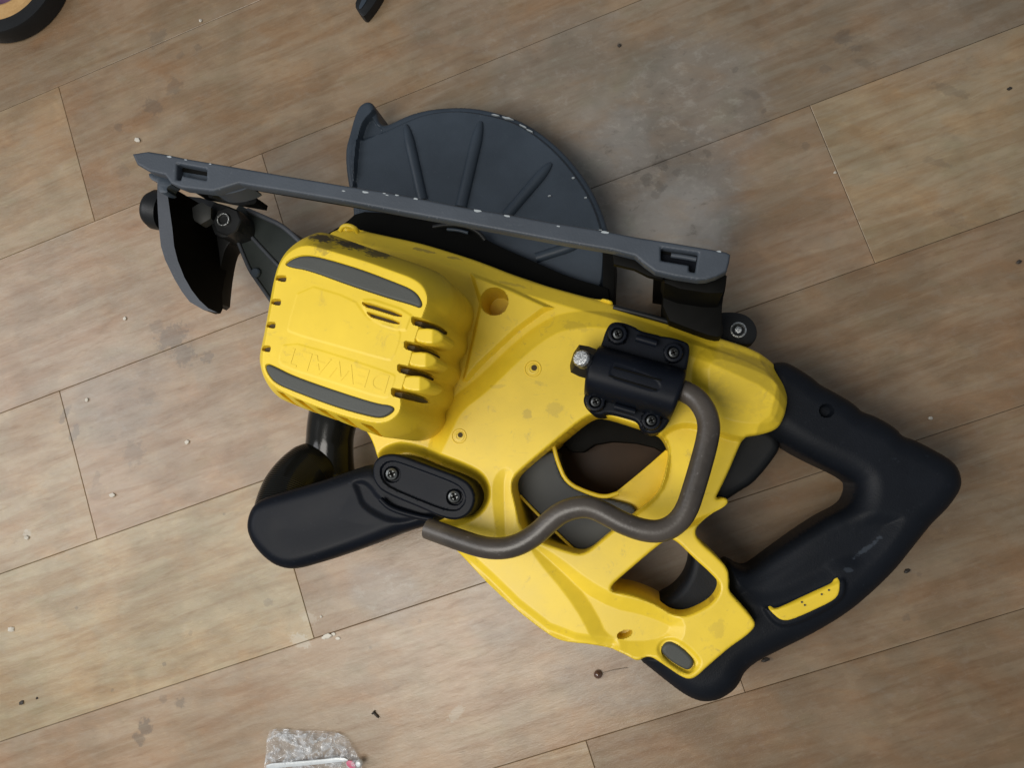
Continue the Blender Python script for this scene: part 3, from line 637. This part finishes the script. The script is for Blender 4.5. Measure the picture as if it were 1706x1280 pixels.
lathe('pivot_block', [(.0105, -.02), (.0115, -.001), (.0105, 0), (0, 0)], P(378, 368, .112), (0.02, 0, 1), M['black'], saw, seg=8)
prism('pivot_arm', [(352, 336), (372, 340), (402, 352), (408, 378), (396, 394), (360, 396), (350, 372)], .104, .05, M['black'], saw)
lathe('pivot_nut', [(.0088, -.01), (.0088, 0), (.007, .001), (0, .001)], P(335, 355, .115), (0.1, 0, 1), M['panel'], saw, seg=6)
R = S(12, .113)
lathe('pivot_ring', [(R * 1.0, -.001), (R, .0006), (R * .82, .0006), (R * .80, -.0008)], P(372, 366, .1135), (0, 0, 1), M['steel'], saw, seg=24)
tube('plate_link', [P(352, 322, .13), P(372, 330, .12), P(400, 336, .12), P(420, 332, .13)], S(9, .12), M['black'], saw, 8)

# depth lever at the rear
dl_ = prism('depth_lever', [(1185, 525), (1206, 519), (1237, 521), (1254, 532), (1262, 548), (1261, 564), (1251, 576), (1225, 574), (1190, 565)], .060, .045, M['black'], saw, n=2, bev=.0015)
R = S(13, .06)
lathe('lever_screw', [(R, -.001), (R * 1.0, .0008), (R * .82, .0012), (R * .68, -.0005), (R * .5, -.0006), (R * .4, .0006), (0, .0010)], P(1230, 550, .0605), (0, 0, 1), M['steel'], dl_, seg=24)

# --- front handle -------------------------------------------------
arm_px = [(636, 778), (622, 772), (581, 786), (529, 804), (470, 820), (432, 833), (418, 852), (413, 878), (420, 900), (432, 918), (448, 934), (466, 945), (487, 949), (511, 945), (555, 931), (619, 908), (671, 887), (714, 876), (750, 858), (756, 838), (700, 815), (650, 790)]
arm = W(arm_px, .098)
dip = W([(582, 800), (612, 796), (640, 835), (690, 850), (715, 862), (660, 880), (600, 850), (590, 820)], .108)
dish = W([(450, 850), (503, 832), (581, 806), (598, 820), (604, 850), (640, 880), (555, 915), (490, 930), (455, 915), (437, 885)], .108)
def zarm(X, Y, D):
    z = .1080 + rnd(D, .010)
    z = z - .0008 * sst(sdf(dish, X, Y)[0] / .020)
    z = z - .002 * sst(sdf(dip, X, Y)[0] / .005)
    return z
fh = relief('front_handle', arm, zarm, .07, M['navy'], saw, cell=.0009)
pl_px = [(621, 790), (622, 774), (630, 762), (645, 756), (666, 757), (720, 777), (774, 797), (789, 813), (794, 833), (784, 857), (762, 868), (737, 864), (704, 848), (640, 822), (625, 806)]
inn = [(633, 790), (634, 779), (642, 770), (655, 767), (668, 770), (720, 789), (764, 806), (776, 820), (778, 836), (768, 850), (755, 853), (735, 849), (700, 835), (652, 815), (638, 803)]
fp_ = W(pl_px, .121); fi_ = W(inn, .121)
sbs = [W([(x + 14.5 * math.cos(a), y + 14.5 * math.sin(a)) for a in np.linspace(0, 2 * PI, 22)[:-1]], .121, 1) for x, y in ((653, 791), (757, 829))]
def zpl(X, Y, D):
    z = .1225 + rnd(D, .002) - .0022 * sst(sdf(fi_, X, Y)[0] / .0010)
    for s in sbs: z = z - .003 * sst(sdf(s, X, Y)[0] / .0008)
    return z
mp = relief('mounting_plate', fp_, zpl, .080, M['navy'], saw, feats=[fi_] + sbs, cell=.0006)
def pan_screw(x, y, z, r, parent, mat, nm='screw'):
    R = S(r, z); o = lathe(nm, [(R, -.002), (R, .0002), (R * .85, .0014), (R * .55, .0020), (R * .48, .0006), (0, .0004)], P(x, y, z), (.05, -.05, 1), mat, parent, seg=20)
    q = P(x, y, z); bm = bmesh.new(); bm.from_mesh(o.data); nf = len(bm.faces)
    for a in (.4, .4 + PI / 2):
        m_ = Matrix.Translation(q + Vector((0, 0, .0011))) @ Matrix.Rotation(a, 4, 'Z') @ Matrix.Diagonal((R * 1.15, R * .26, .0022, 1))
        bmesh.ops.create_cube(bm, size=1, matrix=m_)
    bm.faces.ensure_lookup_table()
    for f in bm.faces[nf:]: f.material_index = 1; f.smooth = False
    bm.to_mesh(o.data); bm.free(); o.data.materials.append(M['black_matt'])
    return o
for x, y in ((653, 790), (757, 828)): pan_screw(x, y, .1185, 11.5, mp, M['screw'])
# ridge lines where plate meets the arm
tube('moulded_rib', [P(634, 832, .112), P(650, 848, .112), P(690, 860, .112), P(722, 866, .111)], S(5, .11), M['navy'], fh, 8)
# the grip post going down under the motor
ctl = [P(468, 862, .078), P(484, 838, .070), P(502, 800, .060), P(520, 770, .050)]
gp = tube('grip', [Vector(p) for p in chaikin(np.array([tuple(c) for c in [P(470, 882, .080), P(476, 845, .074), P(500, 800, .060), P(540, 770, .048)]]), 6, False)], [.0215, .0232, .0245, .0235, .018], M['gloss'], fh, 48, n=0, ridge=lambda i: -.0008 if i % 4 == 0 else .0003)
tube('grip_collar', [P(548, 790, .044), P(548, 752, .046), P(551, 712, .050), P(562, 668, .056)], [.0215, .0200, .0190, .0200, .023], M['gloss'], fh, 36, n=3)

# --- rafter hook -------------------------------------------------
hk = [(713, 881, .128), (735, 889, .131), (757, 897, .134), (804, 913, .140), (840, 915, .142), (870, 906, .143), (898, 887, .144), (917, 868, .145), (938, 852, .146), (968, 844, .147), (990, 847, .147), (1012, 858, .147), (1039, 873, .147), (1074, 885, .147), (1103, 886, .147),
      (1128, 873, .147), (1145, 849, .147), (1157, 811, .146), (1168, 774, .145), (1178, 736, .144), (1182, 710, .143), (1176, 686, .140), (1162, 665, .136), (1145, 654, .133), (1110, 640, .129)]
hook = tube('rafter_hook', [P(*h) for h in hk], S(18.5, .145), M['hook'], saw, 28, n=2)
bk_px = [(1018, 537), (1034, 536), (1055, 543), (1068, 552), (1096, 558), (1101, 560), (1119, 562), (1145, 570), (1150, 580), (1146, 608), (1140, 637), (1128, 674), (1115, 704), (1102, 720), (1084, 725), (1069, 718), (1062, 703), (1050, 698), (1012, 688), (1003, 693), (987, 691), (976, 681), (971, 668), (975, 655), (980, 624), (988, 603), (1002, 574), (1009, 550)]
bk = W(bk_px, .121)
A2, B2 = P(975, 612, .13), P(1140, 660, .13); ad = (B2 - A2).normalized()
scs = ((1029, 557), (1122, 588), (992, 670), (1085, 701))
sp = [W([(x + 11 * math.cos(a), y + 11 * math.sin(a)) for a in np.linspace(0, 2 * PI, 20)[:-1]], .126, 1) for x, y in scs]
bs = [W([(x + 17 * math.cos(a), y + 17 * math.sin(a)) for a in np.linspace(0, 2 * PI, 20)[:-1]], .126, 1) for x, y in scs]
lb = W([(1018, 605), (1024, 602), (1062, 615), (1095, 630), (1104, 645), (1094, 655), (1060, 645), (1012, 628)], .145, 1)
def zbk(X, Y, D):
    z = .122 + rnd(D, .002)
    tt = np.abs((X - A2.x) * -ad.y + (Y - A2.y) * ad.x) / S(44, .13)
    hump = .122 + .022 * np.sqrt(np.maximum(1 - tt ** 2.6, 0)) + rnd(D, .003)
    z = np.maximum(z, np.where(tt < 1, hump, 0))
    for s in bs: z = np.maximum(z, np.where(sdf(s, X, Y)[0] > 0, .1285 + rnd(np.maximum(sdf(s, X, Y)[0], 0), .0015), 0))
    for s in sp: z = z - .004 * sst(sdf(s, X, Y)[0] / .0009)
    z = z - .0004 * sst(sdf(lb, X, Y)[0] / .0012)
    return z
brk = relief('hook_bracket', bk, zbk, .080, M['navy'], saw, feats=sp + bs + [lb], cell=.0006)
for x, y in scs: pan_screw(x, y, .1255, 9, brk, M['screw'])
for x, y in ((1077, 568), (1041, 682)):
    a, b = P(x - 17, y - 5, .1285), P(x + 17, y + 5, .1285)
    tube('bracket_bar', [a, b], S(6.5, .128), M['navy'], brk, 12, n=0)
for o_ in ((1022, 612, 1102, 634), (1014, 626, 1094, 650)):
    a, b = P(o_[0], o_[1], .1437), P(o_[2], o_[3], .1437)
    tube('label_line', [a, b], S(1.6, .145), M['black_matt'], brk, 6, n=0)
# end nut and bolt
e0 = P(984, 606, .132)
lathe('end_nut', [(.0105, -.004), (.0108, .005), (.0098, .0115), (.007, .0122), (0, .0122)], e0, (-ad.x, -ad.y, .35), M['black'], brk, seg=6)
lathe('end_bolt', [(.0058, -.006), (.0060, .0008), (.0050, .0022), (0, .0026)], P(969, 598, .1455), (-ad.x * .35, -ad.y * .35 + .1, 1), M['steel'], brk, seg=14, ang=20)

# ------------------------------------------------------------------ other things on the floor
# round roll at the top left corner
rc = P(-5, -52, .022)
def rpx(r): return S(r, .022) * 1.015
t = NT('tan_cardboard_ring'); nz = t.noise(t.pos(), 160, 6, .7); t.l(t.mix(nz, (.36, .19, .06), (.70, .46, .20)), t.b.inputs['Base Color']); t.b.inputs['Roughness'].default_value = .8; t.bump(nz, .4, .001); M['tan'] = t.m
M['purple'] = plastic('purple_grey_lining', (.13, .06, .11), .6, .2)
roll = empty('tape_roll', (rc.x, rc.y, 0)); tag(roll, 'round black roll with tan inner ring and purple centre in the top left corner', 'tape roll')
def local(o): o.matrix_parent_inverse = Matrix.Translation((-rc.x, -rc.y, 0)); return o
local(lathe('outer_band', [(rpx(104), .0005), (rpx(128), .0005), (rpx(131), .002), (rpx(131), .018), (rpx(129), .0205), (rpx(104), .0205)], (rc.x, rc.y, 0), (0, 0, 1), M['black'], roll, seg=96))
local(lathe('core_ring', [(rpx(72), .0005), (rpx(103.5), .0005), (rpx(103), .020), (rpx(98), .0222), (rpx(78), .0222), (rpx(72), .020), (rpx(72), .0005)], (rc.x, rc.y, 0), (0, 0, 1), M['tan'], roll, seg=96))
local(lathe('centre_disc', [(0, .004), (rpx(71.5), .004), (rpx(71.5), .001)], (rc.x, rc.y, 0), (0, 0, 1), M['purple'], roll, seg=64))
# dark tip at the top edge
tip = empty('pen_tip'); tag(tip, 'black angular plastic tip poking in at the top edge of the floor', 'plastic tip')
prism('barrel', [(604, -24), (640, -24), (625, 4), (609, 25), (604, 27), (597, 20), (590, 8), (596, -8)], .012, .001, M['black'], tip, n=1, bev=.0012)
prism('painted_highlight', [(607, -10), (616, -10), (606, 8), (600, 15), (597, 12), (601, 2)], .0128, .0105, M['guard'], tip, n=1, bev=.0003)  # grey piece paints the highlight on the black tip

# clear plastic bag at the bottom edge
t = NT('crinkled_clear_plastic'); pos = t.pos()
n1 = t.noise(pos, 48, 3, .5, 1.6); n2 = t.noise(pos, 75, 3, .5, 2.0)
t.b.inputs['Base Color'].default_value = (.72, .76, .80, 1); t.b.inputs['Roughness'].default_value = .15; t.b.inputs['Specular IOR Level'].default_value = 1.0; t.b.inputs['Coat Weight'].default_value = 1.0
t.l(t.ramp(n2, .45, .62, .12, .48), t.b.inputs['Alpha']); t.bump(t.math('ADD', n1, t.math('MULTIPLY', n2, .5)), 1.0, .006); M['bag'] = t.m
M['bagzip'] = plastic('cloudy_white_zip', (.62, .66, .68), .25, .6, 300, .2, .8)
M['pink'] = plastic('pink_print', (.55, .12, .20), .4)
bag = empty('plastic_bag'); tag(bag, 'crumpled clear plastic zip bag with a pink corner mark at the bottom edge', 'plastic bag')
bz = .004
def zbag(k):
    def f(X, Y, D):
        w_ = .0016 * np.sin(X * 190 + Y * 120 + k) + .0012 * np.sin(X * 330 - Y * 270 + 2 * k) + .0009 * np.sin(Y * 610 + X * 90 + k) + .0008 * np.abs(np.sin(X * 420 + Y * 330 + k))
        return .0035 + k * .0016 + w_ * sst(D / .004 + .3)
    return f
bag_px = [(445, 1219), (463, 1214), (500, 1219), (534, 1218), (573, 1224), (588, 1245), (601, 1268), (606, 1300), (600, 1380), (440, 1380), (436, 1300), (442, 1260)]
relief('film', W(bag_px, bz, 1), zbag(0), .0008, M['bag'], bag, cell=.0009, noskirt=True)
relief('film', W([(x + 2, y + 3) for x, y in bag_px], bz, 1), zbag(1.3), .0008, M['bag'], bag, cell=.0009, noskirt=True)
prism('zip_strip', [(443, 1274), (480, 1271), (530, 1267), (570, 1262), (584, 1269), (560, 1271), (530, 1275), (480, 1279), (443, 1283)], .0082, .0070, M['bagzip'], bag, n=1, bev=.0004)
prism('pink_mark', [(578, 1268), (588, 1269), (594, 1280), (586, 1284), (576, 1275)], .0085, .007, M['pink'], bag, n=1, bev=.0003)
lathe('white_bead', [(S(6, .01), -.002), (S(6, .01), .0005), (S(4, .01), .0022), (0, .0028)], P(598, 1273, .0095), (0, 0, 1), M['bagzip'], bag, seg=14)

# crumbs and small litter, each a thing of its own
t = NT('white_crumb'); t.b.inputs['Base Color'].default_value = (.60, .56, .48, 1); t.b.inputs['Roughness'].default_value = .5; M['crumb'] = t.m
t = NT('dark_grit'); t.b.inputs['Base Color'].default_value = (.035, .028, .022, 1); t.b.inputs['Roughness'].default_value = .6; M['grit'] = t.m
def crumb(name, x, y, r, mat, label, cat, el=1, an=0, group=None):
    bm = bmesh.new(); bmesh.ops.create_icosphere(bm, subdivisions=1, radius=1); R = S(r, 0)
    for v in bm.verts:
        v.co = v.co * random.uniform(.75, 1.2)
        v.co = Vector((v.co.x * R * el, v.co.y * R, v.co.z * R * .6))
    bm.transform(Matrix.Rotation(math.radians(an), 4, 'Z'))
    o = link(name, from_bm(bm), mat, ang=25); q = P(x, y, 0); o.location = (q.x, q.y, R * .45)
    tag(o, label, cat, group); return o
CR_ = [(230, 234, 5, 'white crumb just above the left tip of the saw base plate', 1.3, -20), (335, 35, 3.6, 'pale round speck near the top edge, right of the tape roll', 1, 0), (209, 531, 3.8, 'white bead left of the lone grey floor stain', 1.1, 10),
       (146, 667, 4.2, 'bluish white ring-like flake beside the left plank joint', .9, 0), (313, 737, 4.5, 'pale square flake left of the ribbed grip', 1, 30), (188, 826, 4.6, 'oval white flake on the plank left of the front handle', 1.4, 10), (45, 896, 4.6, 'pale flake near the left picture edge below the joint', 1.3, 0),
       (20, 1049, 5, 'white ring-shaped flake at the left edge on the yellowish plank', 1.2, 0), (535, 1028, 2.4, 'tiny white fleck above the chalky smear near the plank end', 1, 0), (1550, 697, 3.6, 'pale speck on the floor beyond the corner of the rear handle', 1.1, 0),
       (1391, 288, 2.8, 'pale speck on the upright plank joint at right', 1, 0), (1263, 753, 3.2, 'small white speck in the shade inside the rear handle opening', 1, 0)]
for x, y, r, lb_, el, an in CR_: crumb('crumb', x, y, r, M['crumb'], lb_, 'crumb', el, an, 'pale crumbs on the floor')
sm = crumb('chalk_smear', 546, 1060, 5, M['crumb'], 'broken white chalky curl lying across the plank joint below the front handle', 'smear', 2.0, 12)
for dx, dy in ((10, -3), (17, 4), (-6, 3)):
    q = P(546 + dx, 1060 + dy, 0); bm = bmesh.new(); bmesh.ops.create_icosphere(bm, subdivisions=1, radius=S(3.2, 0))
    for v in bm.verts: v.co.z *= .4; v.co.x *= random.uniform(1, 1.8); v.co += q - sm.location + Vector((0, 0, .0005))
    link('curl_piece', from_bm(bm), M['crumb'], sm)
# small dark screw near the bag
q = P(622, 1188, .0015); scr = empty('small_screw', (q.x, q.y, 0)); tag(scr, 'tiny dark brown screw lying on the floor above the plastic bag', 'screw')
d_ = (P(633, 1199, .0015) - q).normalized()
for nm, pr in (('head', [(0, -.0006), (.0019, -.0006), (.0016, .0008), (.0009, .0010)]), ('shank', [(.0009, .0010), (.0009, .0050), (0, .0068)])):
    o = lathe(nm, pr, q, d_, M['grit'], scr, seg=12); o.matrix_parent_inverse = Matrix.Translation((-q.x, -q.y, 0))
# shiny bead
q = P(996, 1125, .003); bd = lathe('bead', [(.0028, -.0026), (.0034, -.0008), (.0028, .0008), (.0012, .0020), (0, .0022)], q, (0, 0, 1), M['gloss'], None, seg=18)
tag(bd, 'small shiny brown bead on the floor left of the lower rubber corner', 'bead')
t = NT('shiny_brown_bead'); t.b.inputs['Base Color'].default_value = (.09, .045, .03, 1); t.b.inputs['Roughness'].default_value = .06; t.b.inputs['Coat Weight'].default_value = 1; bd.data.materials[0] = t.m
t = NT('thin_hair'); t.b.inputs['Base Color'].default_value = (.20, .16, .12, 1); M['hair'] = t.m
h1 = tube('hair', [P(1004, 1122, .0006), P(1022, 1117, .0012), P(1046, 1113, .0006)], .00022, M['hair'], None, 6); tag(h1, 'short dark hair trailing right from the shiny bead', 'hair')
for x, y, r, lb_, el in ((1032, 76, 3, 'dark grit speck below the top edge, right of the guard', 1.3), (37, 1171, 4, 'dark grit speck low at the left edge on the yellowish plank', 1.3), (1511, 952, 3.5, 'dark grit speck right of the rear grip', 1.5),
                         (1275, 1100, 4, 'dark chip on the floor below the rear grip', 2), (1681, 148, 3, 'dark grit speck near the right edge, top plank', 1.8), (1697, 437, 3.4, 'dark grit speck at the right edge below the pale plank', 1.2), (62, 1164, 2.4, 'tiny dark grit speck right of a larger one, lower left', 1)):
    crumb('grit', x, y, r, M['grit'], lb_, 'grit', el, 20, 'dark grit on the floor')
